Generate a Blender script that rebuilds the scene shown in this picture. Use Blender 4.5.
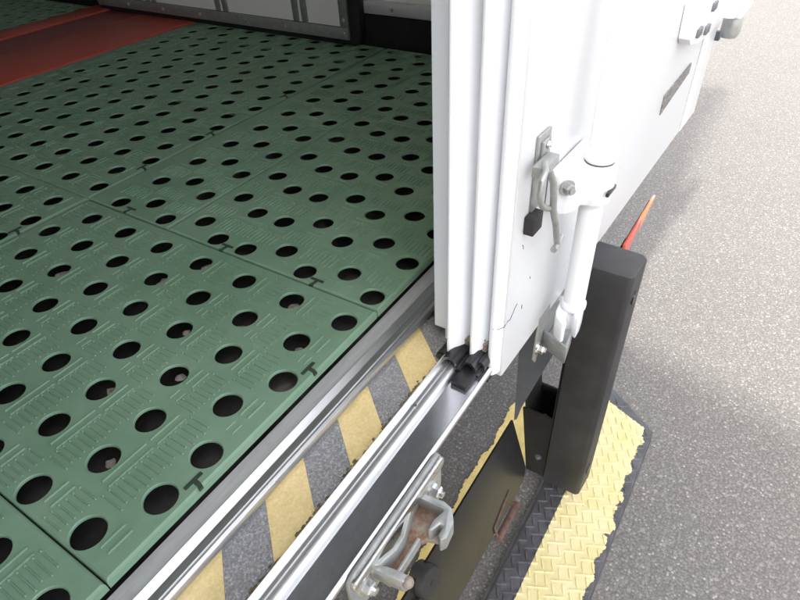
import bpy, bmesh, math, random
from mathutils import Vector, Matrix
random.seed(7)
sc = bpy.context.scene
for o in list(bpy.data.objects):
    bpy.data.objects.remove(o)

# ---------------------------------------------------------------- camera
cam_d = bpy.data.cameras.new('camera')
cam = bpy.data.objects.new('camera', cam_d)
sc.collection.objects.link(cam)
cam_d.sensor_width = 36
cam_d.lens = 26.346
cam_d.clip_start = 0.02
cam_d.clip_end = 1000
rows = ((0.53911088, -0.55321237, 0.63507128),
        (-0.84094911, -0.31192067, 0.44216523),
        (-0.04651942, -0.77243872, -0.63338327))
cam.matrix_world = Matrix(((rows[0][0], -rows[0][1], -rows[0][2], 0),
                           (rows[1][0], -rows[1][1], -rows[1][2], 0),
                           (rows[2][0], -rows[2][1], -rows[2][2], 0.6),
                           (0, 0, 0, 1)))
sc.camera = cam

# ---------------------------------------------------------------- world and sun
SUN_EL = math.radians(51)
to_sun = Vector((-1.0, -0.07, 0)).normalized() * math.cos(SUN_EL) + Vector((0, 0, math.sin(SUN_EL)))
world = bpy.data.worlds.new('World')
sc.world = world
world.use_nodes = True
wn = world.node_tree
bg = wn.nodes['Background']
sky = wn.nodes.new('ShaderNodeTexSky')
sky.sky_type = 'NISHITA'
sky.sun_disc = False
sky.sun_elevation = SUN_EL
sky.sun_rotation = math.atan2(to_sun.x, to_sun.y)
sky.air_density = 1.0
sky.dust_density = 4.0
sky.ozone_density = 1.0
hz = wn.nodes.new('ShaderNodeHueSaturation')      # hazy, milky sky
hz.inputs['Saturation'].default_value = 0.34
wn.links.new(sky.outputs[0], hz.inputs['Color'])
wm = wn.nodes.new('ShaderNodeMix'); wm.data_type = 'RGBA'; wm.blend_type = 'MULTIPLY'
wm.inputs[0].default_value = 1.0
wm.inputs[7].default_value = (1.0, 0.975, 0.94, 1)
wn.links.new(hz.outputs[0], wm.inputs[6])
wn.links.new(wm.outputs[2], bg.inputs[0])
bg.inputs[1].default_value = 0.15
sd = bpy.data.lights.new('sun', 'SUN')
sd.energy = 1.0
sd.angle = math.radians(2.6)
sd.color = (1.0, 0.95, 0.87)
sun = bpy.data.objects.new('sun', sd)
sun.rotation_euler = to_sun.to_track_quat('Z', 'Y').to_euler()
sun.location = (-4, -1, 6)
sc.collection.objects.link(sun)
sc.view_settings.view_transform = 'Standard'
sc.view_settings.look = 'None'
sc.view_settings.exposure = 2.6
sc.view_settings.gamma = 1

# ---------------------------------------------------------------- materials
def N(nt, t, **kw):
    n = nt.nodes.new(t)
    for k, v in kw.items():
        setattr(n, k, v)
    return n

def ramp(nt, fac, stops):
    r = N(nt, 'ShaderNodeValToRGB')
    el = r.color_ramp.elements
    while len(el) < len(stops):
        el.new(0.5)
    for e, (p, c) in zip(el, stops):
        e.position = p
        e.color = c if len(c) == 4 else (*c, 1)
    nt.links.new(fac, r.inputs[0])
    return r.outputs[0]

def noise(nt, co, scale, detail=4, rough=0.6, stretch=None):
    n = N(nt, 'ShaderNodeTexNoise')
    n.inputs['Scale'].default_value = scale
    n.inputs['Detail'].default_value = detail
    n.inputs['Roughness'].default_value = rough
    if stretch:
        m = N(nt, 'ShaderNodeMapping')
        m.inputs['Scale'].default_value = stretch
        nt.links.new(co, m.inputs[0])
        co = m.outputs[0]
    nt.links.new(co, n.inputs['Vector'])
    return n.outputs['Fac']

def mixc(nt, fac, a, b, mode='MIX'):
    m = N(nt, 'ShaderNodeMix', data_type='RGBA', blend_type=mode)
    if isinstance(fac, (int, float)):
        m.inputs[0].default_value = fac
    else:
        nt.links.new(fac, m.inputs[0])
    for i, v in ((6, a), (7, b)):
        if isinstance(v, tuple):
            m.inputs[i].default_value = (*v, 1) if len(v) == 3 else v
        else:
            nt.links.new(v, m.inputs[i])
    return m.outputs[2]

def mathn(nt, op, a, b=0.0):
    m = N(nt, 'ShaderNodeMath', operation=op)
    for i, v in ((0, a), (1, b)):
        if isinstance(v, (int, float)):
            m.inputs[i].default_value = v
        else:
            nt.links.new(v, m.inputs[i])
    return m.outputs[0]

def base(name, rough=0.5, metal=0.0, spec=0.5):
    m = bpy.data.materials.new(name)
    m.use_nodes = True
    nt = m.node_tree
    b = nt.nodes['Principled BSDF']
    b.inputs['Roughness'].default_value = rough
    b.inputs['Metallic'].default_value = metal
    b.inputs['Specular IOR Level'].default_value = spec
    co = N(nt, 'ShaderNodeTexCoord').outputs['Object']
    return m, nt, b, co

def bump(nt, b, h, strength, dist):
    n = N(nt, 'ShaderNodeBump')
    n.inputs['Strength'].default_value = strength
    n.inputs['Distance'].default_value = dist
    nt.links.new(h, n.inputs['Height'])
    nt.links.new(n.outputs[0], b.inputs['Normal'])

def simple(name, c1, c2, scale=12, rough=0.5, metal=0.0, rvar=0.12, bstr=0.0, bscale=200, stretch=None, spec=0.5, lo=0.35, hi=0.7):
    m, nt, b, co = base(name, rough, metal, spec)
    f = noise(nt, co, scale, 6, 0.65, stretch)
    c = ramp(nt, f, [(lo, c1), (hi, c2)])
    nt.links.new(c, b.inputs['Base Color'])
    if rvar:
        r = mathn(nt, 'MULTIPLY_ADD', noise(nt, co, scale * 2.3, 5, 0.7, stretch), rvar * 2)
        nt.nodes[-1].inputs[2].default_value = rough - rvar
        nt.links.new(r, b.inputs['Roughness'])
    if bstr:
        bump(nt, b, noise(nt, co, bscale, 4, 0.6), bstr, 0.001)
    return m

M = {}
# green plastic of the floor tiles: dusty wear, pale scuffs
m, nt, b, co = base('green_plastic', 0.42, 0, 0.34)
gco = N(nt, 'ShaderNodeNewGeometry').outputs['Position']
f1 = noise(nt, gco, 5, 6, 0.7)
f2 = noise(nt, gco, 60, 5, 0.7)
c = ramp(nt, f1, [(0.3, (0.125, 0.218, 0.142)), (0.7, (0.186, 0.288, 0.200))])
dust = ramp(nt, f2, [(0.55, (0, 0, 0)), (0.8, (1, 1, 1))])
c = mixc(nt, mathn(nt, 'MULTIPLY', dust, 0.3), c, (0.26, 0.30, 0.25))
scf_ = ramp(nt, noise(nt, gco, 9, 8, 0.8, (2.2, 0.7, 1)), [(0.6, (0, 0, 0)), (0.78, (1, 1, 1))])
c = mixc(nt, mathn(nt, 'MULTIPLY', scf_, 0.3), c, (0.10, 0.12, 0.095))
spk = N(nt, 'ShaderNodeTexVoronoi'); spk.inputs['Scale'].default_value = 70
nt.links.new(gco, spk.inputs['Vector'])
sp = ramp(nt, spk.outputs['Distance'], [(0.03, (1, 1, 1)), (0.07, (0, 0, 0))])
spm = mathn(nt, 'MULTIPLY', sp, mathn(nt, 'GREATER_THAN', noise(nt, gco, 22, 2), 0.56))
c = mixc(nt, mathn(nt, 'MULTIPLY', spm, 0.45), c, (0.34, 0.34, 0.30))
nt.links.new(c, b.inputs['Base Color'])
nt.links.new(ramp(nt, f2, [(0.3, (0.36,) * 3), (0.8, (0.58,) * 3)]), b.inputs['Roughness'])
bump(nt, b, noise(nt, gco, 160, 4, 0.6), 0.15, 0.001)
M['green'] = m
M['slot'] = simple('slot_shade_green', (0.018, 0.03, 0.02), (0.03, 0.05, 0.035), 40, 0.7)
# dirty sub floor seen through the holes
m, nt, b, co = base('dirty_subfloor', 0.8)
f = noise(nt, co, 9, 5, 0.6)
c = ramp(nt, f, [(0.45, (0.015, 0.014, 0.014)), (0.62, (0.05, 0.045, 0.042)), (0.75, (0.16, 0.14, 0.13))])
nt.links.new(c, b.inputs['Base Color'])
M['subfloor'] = m
# red painted planks
m, nt, b, co = base('red_paint', 0.45)
f = noise(nt, co, 7, 7, 0.75, (0.6, 3, 3))
c = ramp(nt, f, [(0.3, (0.40, 0.060, 0.042)), (0.55, (0.46, 0.080, 0.055)), (0.75, (0.29, 0.085, 0.07))])
nt.links.new(c, b.inputs['Base Color'])
bump(nt, b, noise(nt, co, 60, 4), 0.2, 0.002)
M['red'] = m
M['red_dark'] = simple('red_paint_worn', (0.17, 0.045, 0.038), (0.30, 0.062, 0.05), 8, 0.5, stretch=(0.6, 3, 3))

def metal(name, c1, c2, rough, stretch, scr=0.5, rvar=0.08, metallic=1.0):
    m, nt, b, co = base(name, rough, metallic)
    f = noise(nt, co, 10, 6, 0.7, stretch)
    c = ramp(nt, f, [(0.3, c1), (0.7, c2)])
    g = noise(nt, co, 26, 6, 0.7)
    dirt = ramp(nt, g, [(0.58, (0, 0, 0)), (0.75, (1, 1, 1))])
    c = mixc(nt, mathn(nt, 'MULTIPLY', dirt, 0.25), c, (0.25, 0.23, 0.20))
    nt.links.new(c, b.inputs['Base Color'])
    h = noise(nt, co, 40, 5, 0.7, stretch)
    r = mathn(nt, 'MULTIPLY_ADD', noise(nt, co, 18, 5, 0.7), rvar * 2)
    nt.nodes[-1].inputs[2].default_value = rough - rvar
    nt.links.new(r, b.inputs['Roughness'])
    bump(nt, b, h, scr, 0.0006)
    return m
M['alu'] = metal('brushed_aluminium', (0.50, 0.50, 0.51), (0.62, 0.62, 0.62), 0.42, (1, 30, 30), 0.35)
M['alu_highlight'] = metal('aluminium_highlight', (0.78, 0.78, 0.78), (0.86, 0.86, 0.85), 0.30, (1, 30, 30), 0.2)  # lighter copy of the aluminium, paints highlights on facets that catch the sky
M['alu_dull'] = metal('oxidised_aluminium', (0.56, 0.56, 0.57), (0.68, 0.68, 0.69), 0.5, (1.5, 20, 20), 0.5, metallic=0.6)
M['galv'] = metal('galvanised_steel', (0.27, 0.277, 0.272), (0.38, 0.39, 0.38), 0.42, (6, 6, 6), 0.25, metallic=0.5)
M['chrome'] = metal('plated_steel', (0.70, 0.70, 0.70), (0.80, 0.80, 0.80), 0.28, (6, 6, 6), 0.15)
# polished stainless threshold with scratches and smears
m, nt, b, co = base('polished_stainless', 0.12, 0.90)
sm = noise(nt, co, 14, 6, 0.75, (1, 2.5, 1))
nt.links.new(ramp(nt, sm, [(0.3, (0.42, 0.43, 0.47)), (0.7, (0.56, 0.57, 0.60))]), b.inputs['Base Color'])
nt.links.new(ramp(nt, sm, [(0.35, (0.05,) * 3), (0.75, (0.17,) * 3)]), b.inputs['Roughness'])
sc1 = noise(nt, co, 30, 6, 0.8, (0.8, 14, 1))
bump(nt, b, sc1, 0.14, 0.0006)
mr = nt.nodes['Principled BSDF']
wis = None
for sc_, stv in ((26, (1.0, 0.5, 1)), (40, (0.4, 1.1, 1)), (75, (1, 1, 1))):
    nn = noise(nt, co, sc_, 2, 0.5, stv)
    t_ = mathn(nt, 'LESS_THAN', mathn(nt, 'ABSOLUTE', mathn(nt, 'SUBTRACT', nn, 0.5)), 0.0035)
    t_ = mathn(nt, 'MULTIPLY', t_, mathn(nt, 'GREATER_THAN', noise(nt, co, sc_ * 1.7, 2), 0.54))
    wis = t_ if wis is None else mathn(nt, 'MAXIMUM', wis, t_)
prev = mr.inputs['Metallic']
nt.links.new(mathn(nt, 'SUBTRACT', 0.90, mathn(nt, 'MULTIPLY', wis, 0.11)), mr.inputs['Metallic'])
M['mirror'] = m
# hazard tape
m, nt, b, co = base('hazard_yellow', 0.6)
f = noise(nt, co, 16, 7, 0.75)
g = noise(nt, co, 240, 3, 0.6)
c = ramp(nt, f, [(0.32, (0.46, 0.35, 0.155)), (0.52, (0.62, 0.49, 0.23)), (0.75, (0.68, 0.56, 0.31))])
scf = ramp(nt, noise(nt, co, 38, 8, 0.8), [(0.62, (0, 0, 0)), (0.72, (1, 1, 1))])
c = mixc(nt, mathn(nt, 'MULTIPLY', scf, 0.55), c, (0.18, 0.15, 0.09))
c = mixc(nt, 0.25, c, ramp(nt, g, [(0.3, (0.33, 0.25, 0.11)), (0.7, (0.80, 0.65, 0.36))]))
nt.links.new(c, b.inputs['Base Color'])
bump(nt, b, g, 0.5, 0.0012)
M['haz_y'] = m
m, nt, b, co = base('hazard_black_grit', 0.75)
g = noise(nt, co, 330, 3, 0.7)
f = noise(nt, co, 15, 6, 0.7)
c = ramp(nt, g, [(0.35, (0.125, 0.125, 0.128)), (0.55, (0.22, 0.22, 0.225)), (0.72, (0.42, 0.42, 0.425))])
c = mixc(nt, mathn(nt, 'MULTIPLY', ramp(nt, f, [(0.45, (0, 0, 0)), (0.75, (1, 1, 1))]), 0.35), c, (0.28, 0.277, 0.274))
nt.links.new(c, b.inputs['Base Color'])
bump(nt, b, g, 0.6, 0.0015)
M['haz_b'] = m
# whites
def white(name, c, rough, stain=0.25):
    m, nt, b, co = base(name, rough)
    f = noise(nt, co, 9, 8, 0.8, (2, 2, 0.7))
    k = ramp(nt, f, [(0.62, (0, 0, 0)), (0.8, (1, 1, 1))])
    col = mixc(nt, mathn(nt, 'MULTIPLY', k, stain), c, (0.55, 0.53, 0.50))
    sp = noise(nt, co, 55, 4, 0.7)
    k2 = ramp(nt, sp, [(0.735, (0, 0, 0)), (0.76, (1, 1, 1))])
    col = mixc(nt, mathn(nt, 'MULTIPLY', k2, 0.5), col, (0.30, 0.27, 0.25))
    nt.links.new(col, b.inputs['Base Color'])
    bump(nt, b, noise(nt, co, 14, 2), 0.06, 0.002)
    return m
M['white_paint'] = white('white_paint', (0.61, 0.62, 0.635), 0.3)
M['white_pvc'] = white('white_pvc', (0.79, 0.81, 0.85), 0.38, 0.2)
M['liner'] = white('grey_white_liner', (0.72, 0.75, 0.80), 0.45, 0.15)
M['inner_wall'] = white('interior_wall_white', (0.74, 0.74, 0.72), 0.5, 0.4)
M['rod'] = white('white_enamel', (0.66, 0.675, 0.70), 0.25, 0.12)
# blacks
M['rubber'] = simple('black_rubber', (0.011, 0.010, 0.010), (0.024, 0.023, 0.022), 14, 0.62, bstr=0.25, bscale=160)
M['rubber_scuffed'] = simple('scuffed_black_rubber', (0.0105, 0.0105, 0.0115), (0.027, 0.0265, 0.0285), 9, 0.55, bstr=0.3, bscale=90)
M['seal'] = simple('black_seal', (0.010, 0.010, 0.011), (0.022, 0.022, 0.024), 20, 0.35)
M['black_steel'] = simple('black_painted_steel', (0.006, 0.006, 0.006), (0.013, 0.0125, 0.012), 10, 0.72, spec=0.25)
M['slate_steel'] = simple('slate_painted_steel', (0.055, 0.060, 0.072), (0.085, 0.09, 0.10), 12, 0.5)
m, nt, b, co = base('glossy_dark_panel', 0.3, 0.0, 0.32)
f = noise(nt, co, 3.5, 3, 0.5)
nt.links.new(ramp(nt, f, [(0.3, (0.010, 0.010, 0.0105)), (0.75, (0.018, 0.018, 0.018))]), b.inputs['Base Color'])
nt.links.new(ramp(nt, f, [(0.3, (0.20,) * 3), (0.75, (0.34,) * 3)]), b.inputs['Roughness'])
b.inputs['Coat Weight'].default_value = 0.2
b.inputs['Coat Roughness'].default_value = 0.2
M['panel'] = m
# rust on cast keeper
m, nt, b, co = base('rusty_cast_steel', 0.55, 0.35)
f = noise(nt, co, 26, 8, 0.75)
c = ramp(nt, f, [(0.32, (0.30, 0.29, 0.27)), (0.48, (0.26, 0.22, 0.18)), (0.6, (0.19, 0.095, 0.048)), (0.75, (0.12, 0.055, 0.03))])
nt.links.new(c, b.inputs['Base Color'])
bump(nt, b, noise(nt, co, 120, 5), 0.3, 0.001)
M['rust'] = m
M['rust_deep'] = simple('deep_rust', (0.05, 0.024, 0.018), (0.11, 0.06, 0.045), 60, 0.8)
# lamp lenses
for nm, cc in (('red_lens', (0.42, 0.075, 0.055)), ('orange_lens', (0.52, 0.19, 0.09))):
    m, nt, b, co = base(nm, 0.2)
    w = N(nt, 'ShaderNodeTexWave'); w.inputs['Scale'].default_value = 60
    nt.links.new(co, w.inputs['Vector'])
    nt.links.new(mixc(nt, 0.35, cc, ramp(nt, w.outputs['Fac'], [(0, tuple(x * 0.6 for x in cc)), (1, cc)])), b.inputs['Base Color'])
    M[nm] = m
# rear rubber ramp: black rubber with a yellow painted middle whose outer edge has flaked
def ramp_mat():
    m, nt, b, co = base('painted_tread_rubber', 0.5)
    sep = N(nt, 'ShaderNodeSeparateXYZ'); nt.links.new(co, sep.inputs[0])
    X, Y = sep.outputs[0], sep.outputs[1]
    n1 = noise(nt, co, 32, 4, 0.65)
    n2 = noise(nt, co, 110, 3, 0.6)
    vor = N(nt, 'ShaderNodeTexVoronoi'); vor.inputs['Scale'].default_value = 24
    nt.links.new(co, vor.inputs['Vector'])
    # outer limit 0.045 m from the mat's outer edge, ragged
    lim = mathn(nt, 'ADD', mathn(nt, 'MULTIPLY', n1, 0.036), mathn(nt, 'MULTIPLY', vor.outputs['Distance'], 0.026))
    lim = mathn(nt, 'ADD', lim, mathn(nt, 'MULTIPLY', mathn(nt, 'SUBTRACT', X, 0.7), 0.018))
    lo = mathn(nt, 'GREATER_THAN', mathn(nt, 'ADD', Y, mathn(nt, 'MULTIPLY', n2, 0.008)), mathn(nt, 'SUBTRACT', lim, 0.004))
    hi = mathn(nt, 'LESS_THAN', mathn(nt, 'ADD', Y, mathn(nt, 'MULTIPLY', n2, 0.002)), 0.1585)
    # end: parallel to the cut corner
    e = mathn(nt, 'SUBTRACT', mathn(nt, 'SUBTRACT', X, mathn(nt, 'MULTIPLY', Y, 0.42)), mathn(nt, 'MULTIPLY', n2, 0.012))
    en = mathn(nt, 'LESS_THAN', e, 1.218)
    mask = mathn(nt, 'MULTIPLY', mathn(nt, 'MULTIPLY', lo, hi), en)
    chips = mathn(nt, 'LESS_THAN', noise(nt, co, 42, 6, 0.75), 0.675)
    mask = mathn(nt, 'MULTIPLY', mask, chips)
    yel = ramp(nt, noise(nt, co, 13, 7, 0.7), [(0.3, (0.48, 0.40, 0.175)), (0.55, (0.54, 0.47, 0.25)), (0.75, (0.58, 0.52, 0.32))])
    blk = ramp(nt, noise(nt, co, 25, 5, 0.7), [(0.35, (0.036, 0.036, 0.041)), (0.7, (0.085, 0.084, 0.094))])
    nt.links.new(mixc(nt, mask, blk, yel), b.inputs['Base Color'])
    nt.links.new(mixc(nt, mask, (0.45,) * 3, (0.6,) * 3), b.inputs['Roughness'])
    bump(nt, b, mathn(nt, 'ADD', mathn(nt, 'MULTIPLY', mask, 0.7), n2), 0.35, 0.0015)
    return m
M['tread'] = ramp_mat()
# road paint crumbling at its edge
M['road_paint'] = simple('road_paint_yellow', (0.62, 0.47, 0.15), (0.80, 0.64, 0.26), 30, 0.7, bstr=0.4, bscale=120)
# asphalt
m, nt, b, co = base('asphalt', 0.85, 0, 0.2)
v = N(nt, 'ShaderNodeTexVoronoi'); v.inputs['Scale'].default_value = 175
nt.links.new(co, v.inputs['Vector'])
v2 = N(nt, 'ShaderNodeTexVoronoi'); v2.inputs['Scale'].default_value = 72
nt.links.new(co, v2.inputs['Vector'])
sepc = N(nt, 'ShaderNodeSeparateColor'); nt.links.new(v.outputs['Color'], sepc.inputs[0])
sepd = N(nt, 'ShaderNodeSeparateColor'); nt.links.new(v2.outputs['Color'], sepd.inputs[0])
stone = ramp(nt, sepc.outputs[0], [(0.0, (0.112, 0.106, 0.101)), (0.5, (0.155, 0.147, 0.140)), (0.85, (0.215, 0.204, 0.192)), (0.94, (0.24, 0.228, 0.214)), (1.0, (0.42, 0.40, 0.375))])
gap = ramp(nt, v.outputs['Distance'], [(0.35, (0, 0, 0)), (0.75, (1, 1, 1))])
c = mixc(nt, mathn(nt, 'MULTIPLY', gap, 0.85), stone, (0.055, 0.052, 0.050))
big = mathn(nt, 'MULTIPLY', mathn(nt, 'GREATER_THAN', sepd.outputs[1], 0.95), mathn(nt, 'LESS_THAN', v2.outputs['Distance'], 0.38))
c = mixc(nt, big, c, ramp(nt, sepd.outputs[0], [(0, (0.17, 0.161, 0.150)), (1, (0.27, 0.258, 0.24))]))
fine = noise(nt, co, 560, 3, 0.75)
c = mixc(nt, 0.34, c, ramp(nt, fine, [(0.36, (0.045, 0.043, 0.041)), (0.5, (0.135, 0.128, 0.122)), (0.64, (0.26, 0.248, 0.234))]))
lg = noise(nt, co, 1.3, 6, 0.65)
c = mixc(nt, 0.15, c, ramp(nt, lg, [(0.3, (0.132, 0.125, 0.119)), (0.7, (0.190, 0.181, 0.172))]))
nt.links.new(c, b.inputs['Base Color'])
hh = mathn(nt, 'SUBTRACT', mathn(nt, 'MULTIPLY', big, 0.5), v.outputs['Distance'])
bump(nt, b, mathn(nt, 'ADD', hh, mathn(nt, 'MULTIPLY', noise(nt, co, 520, 3), 0.5)), 0.45, 0.0018)
M['asphalt'] = m
# label plate: rows of worn print too small to read
m, nt, b, co = base('worn_label', 0.4)
br = N(nt, 'ShaderNodeTexNoise'); br.inputs['Scale'].default_value = 90
mp = N(nt, 'ShaderNodeMapping'); mp.inputs['Scale'].default_value = (1, 1, 2.2)
nt.links.new(co, mp.inputs[0]); nt.links.new(mp.outputs[0], br.inputs['Vector'])
nt.links.new(ramp(nt, br.outputs['Fac'], [(0.42, (0.07, 0.063, 0.063)), (0.6, (0.18, 0.165, 0.16))]), b.inputs['Base Color'])
M['label'] = m

# ---------------------------------------------------------------- mesh helpers
def link(name, bm, mat, parent=None, smooth=False):
    bmesh.ops.recalc_face_normals(bm, faces=bm.faces[:])
    me = bpy.data.meshes.new(name)
    bm.to_mesh(me); bm.free()
    if mat is not None:
        for mm in (mat if isinstance(mat, (list, tuple)) else [mat]):
            me.materials.append(mm)
    if smooth:
        for p in me.polygons:
            p.use_smooth = True
    o = bpy.data.objects.new(name, me)
    sc.collection.objects.link(o)
    if parent is not None:
        o.parent = parent
    return o

def smooth_by_angle(o, deg=35):
    me = o.data
    bm = bmesh.new(); bm.from_mesh(me)
    for f in bm.faces: f.smooth = True
    for e in bm.edges:
        e.smooth = not (len(e.link_faces) == 2 and e.calc_face_angle(0) > math.radians(deg))
    bm.to_mesh(me); bm.free()
    return o

def thing(name, label, cat, loc=(0, 0, 0), group=None):
    o = bpy.data.objects.new(name, None)
    o.empty_display_size = 0.1
    o.location = loc
    sc.collection.objects.link(o)
    o['label'] = label; o['category'] = cat; o['kind'] = 'thing'
    if group: o['group'] = group
    return o

def add_box(bm, x0, x1, y0, y1, z0, z1, bev=0.0, seg=2):
    vs = [bm.verts.new((x, y, z)) for z in (z0, z1) for y in (y0, y1) for x in (x0, x1)]
    fs = [(0, 2, 3, 1), (4, 5, 7, 6), (0, 1, 5, 4), (2, 6, 7, 3), (0, 4, 6, 2), (1, 3, 7, 5)]
    faces = [bm.faces.new([vs[i] for i in f]) for f in fs]
    if bev:
        es = list({e for f in faces for e in f.edges})
        bmesh.ops.bevel(bm, geom=es, offset=bev, segments=seg, affect='EDGES', profile=0.5)

def box(name, x0, x1, y0, y1, z0, z1, mat, parent=None, bev=0.0, seg=2):
    bm = bmesh.new()
    add_box(bm, x0, x1, y0, y1, z0, z1, bev, seg)
    o = link(name, bm, mat, parent)
    return smooth_by_angle(o) if bev else o

def add_prism(bm, pts, axis, a0, a1, bev=0.0, seg=2):
    """polygon pts extruded along axis; pts are the two other coordinates in order"""
    def P(p, a):
        if axis == 0: return (a, p[0], p[1])
        if axis == 1: return (p[0], a, p[1])
        return (p[0], p[1], a)
    A = [bm.verts.new(P(p, a0)) for p in pts]
    B = [bm.verts.new(P(p, a1)) for p in pts]
    n = len(pts)
    fs = [bm.faces.new(A), bm.faces.new(B[::-1])]
    for i in range(n):
        fs.append(bm.faces.new((A[i], B[i], B[(i + 1) % n], A[(i + 1) % n])))
    if bev:
        bmesh.ops.recalc_face_normals(bm, faces=fs)
        es = list({e for f in fs for e in f.edges})
        bmesh.ops.bevel(bm, geom=es, offset=bev, segments=seg, affect='EDGES', profile=0.5)

def prism(name, pts, axis, a0, a1, mat, parent=None, bev=0.0, seg=2):
    bm = bmesh.new()
    add_prism(bm, pts, axis, a0, a1, bev, seg)
    o = link(name, bm, mat, parent)
    return smooth_by_angle(o) if bev else o

def add_tube(bm, path, r, seg=14, cap=True):
    path = [Vector(p) for p in path]
    rings = []
    n = len(path)
    rr = r if isinstance(r, (list, tuple)) else [r] * n
    ref = None
    for i, p in enumerate(path):
        d = (path[min(i + 1, n - 1)] - path[max(i - 1, 0)]).normalized()
        if ref is None:
            ref = d.orthogonal().normalized()
        u = (ref - d * ref.dot(d)).normalized(); ref = u
        w = d.cross(u)
        rings.append([bm.verts.new(p + (u * math.cos(2 * math.pi * k / seg) + w * math.sin(2 * math.pi * k / seg)) * rr[i]) for k in range(seg)])
    for a, b_ in zip(rings, rings[1:]):
        for k in range(seg):
            bm.faces.new((a[k], a[(k + 1) % seg], b_[(k + 1) % seg], b_[k]))
    if cap:
        bm.faces.new(rings[0][::-1]); bm.faces.new(rings[-1])

def tube(name, path, r, mat, parent=None, seg=14):
    bm = bmesh.new()
    add_tube(bm, path, r, seg)
    return smooth_by_angle(link(name, bm, mat, parent), 40)

def hexbolt(name, c, d, r, h, mat, parent, washer=True):
    bm = bmesh.new()
    c = Vector(c); d = Vector(d).normalized()
    if washer:
        add_tube(bm, [c, c + d * h * 0.22], r * 1.45, 16)
    add_tube(bm, [c + d * h * 0.22, c + d * h * 0.85, c + d * h], [r, r, r * 0.86], 6)
    add_tube(bm, [c + d * h, c + d * h * 1.35], r * 0.55, 10)
    return link(name, bm, mat, parent)

def sheet(name, prof, x0, x1, mats, parent=None, idx=None, smooth=False):
    """a (y, z) line swept along x; idx gives the material of each strip"""
    bm = bmesh.new()
    A = [bm.verts.new((x0, y, z)) for y, z in prof]
    B = [bm.verts.new((x1, y, z)) for y, z in prof]
    for i in range(len(prof) - 1):
        f = bm.faces.new((A[i], B[i], B[i + 1], A[i + 1]))
        if idx: f.material_index = idx[i]
    me = bpy.data.meshes.new(name)
    bm.normal_update(); bm.to_mesh(me); bm.free()
    for mm in mats: me.materials.append(mm)
    o = bpy.data.objects.new(name, me); sc.collection.objects.link(o)
    if parent is not None: o.parent = parent
    if smooth: smooth_by_angle(o, 40)
    return o

# ---------------------------------------------------------------- ground
GZ = -0.82
bm = bmesh.new()
add_box(bm, -120, 120, -120, 120, GZ - 0.3, GZ)
g = link('asphalt_ground', bm, M['asphalt']); g['kind'] = 'structure'
g['label'] = 'grey speckled asphalt yard under and beside the truck'
# worn yellow line painted on the road below the threshold, ragged towards the truck
bm = bmesh.new()
pts_hi = []
x = -0.4
ph = [random.uniform(0, 6.28) for _ in range(6)]
jag = 0.0
while x < 1.2:
    w = 0.003 * math.sin(x * 61 + ph[1]) + 0.004 * math.sin(x * 23 + ph[3])
    if random.random() < 0.16: jag = random.uniform(-0.010, 0.005)
    jag *= 0.72
    pts_hi.append((x, 0.403 + w + jag + random.uniform(-0.0016, 0.0016)))
    x += 0.0035
lo_pts = [(1.2, 0.285), (-0.4, 0.285)]
poly = pts_hi + lo_pts
prev = None
for (xx, yy) in pts_hi:
    cur = (bm.verts.new((xx, yy, GZ + 0.004)), bm.verts.new((xx, 0.285, GZ + 0.004)),
           bm.verts.new((xx, yy + 0.002, GZ - 0.001)))
    if prev:
        bm.faces.new((prev[0], prev[1], cur[1], cur[0]))
        bm.faces.new((prev[2], prev[0], cur[0], cur[2]))
    prev = cur
o = link('road_marking', bm, M['road_paint']); o['kind'] = 'structure'
o['label'] = 'worn yellow road line with a ragged edge'

# ---------------------------------------------------------------- truck body
truck = thing('delivery_truck', 'white box truck seen at its open rear doorway', 'truck', (0.6, 0.42, GZ))
T = truck
def fix(o, par=None):
    """objects are modelled in world coordinates: keep them there under their parent"""
    p = par or o.parent
    o.parent = p
    o.matrix_parent_inverse = p.matrix_world.inverted() if p.matrix_world != Matrix() else Matrix()
    return o
bpy.context.view_layer.update()
XL, XR, YF, ZT = -0.70, 1.75, 4.9, 2.1
parts = []
def tp(o, par=T):
    o.parent = par
    o.matrix_parent_inverse = Matrix.Translation(-Vector(T.location))
    return o
tp(box('sub_floor', XL, XR, 0.432, YF, -0.06, -0.045, M['subfloor']))
tp(box('floor_underside', XL, XR, 0.432, YF, -0.14, -0.0605, M['galv']))
tp(box('side_wall', XR, XR + 0.07, 0.33, YF, -0.14, ZT + 0.07, M['inner_wall']))
tp(box('side_wall', XL - 0.07, XL, 0.33, YF, -0.14, ZT + 0.07, M['inner_wall']))
tp(box('roof', XL, XR, 0.30, YF, ZT, ZT + 0.07, M['inner_wall']))
tp(box('sun_shade_header', XL - 0.07, 1.82, 0.13, 0.299, 2.072, ZT + 0.09, M['white_paint'], bev=0.004))  # unseen overhang, added to keep direct sun off the closed leaf's edge
tp(box('sun_shade_post', XL - 0.075, XL - 0.001, 0.232, 0.3285, -0.10, 2.071, M['white_paint'], bev=0.004))  # unseen post, added with the overhang to block sun from the left
tp(box('front_wall', XL, XR, YF, YF + 0.07, -0.14, ZT + 0.07, M['inner_wall']))
# kick rails along the far side wall
tp(box('kick_rail', XR - 0.022, XR, 0.40, 4.85, -0.04, 0.100, M['black_steel'], bev=0.004))
tp(box('wall_rail', XR - 0.028, XR, 0.40, 4.85, 0.102, 0.142, M['alu_dull'], bev=0.004))
for k in range(14):
    yy = 0.6 + 0.28 * k
    o = hexbolt('rivet', (XR - 0.028, yy, 0.122), (-1, 0, 0), 0.006, 0.004, M['galv'], None, False); tp(o)
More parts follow.
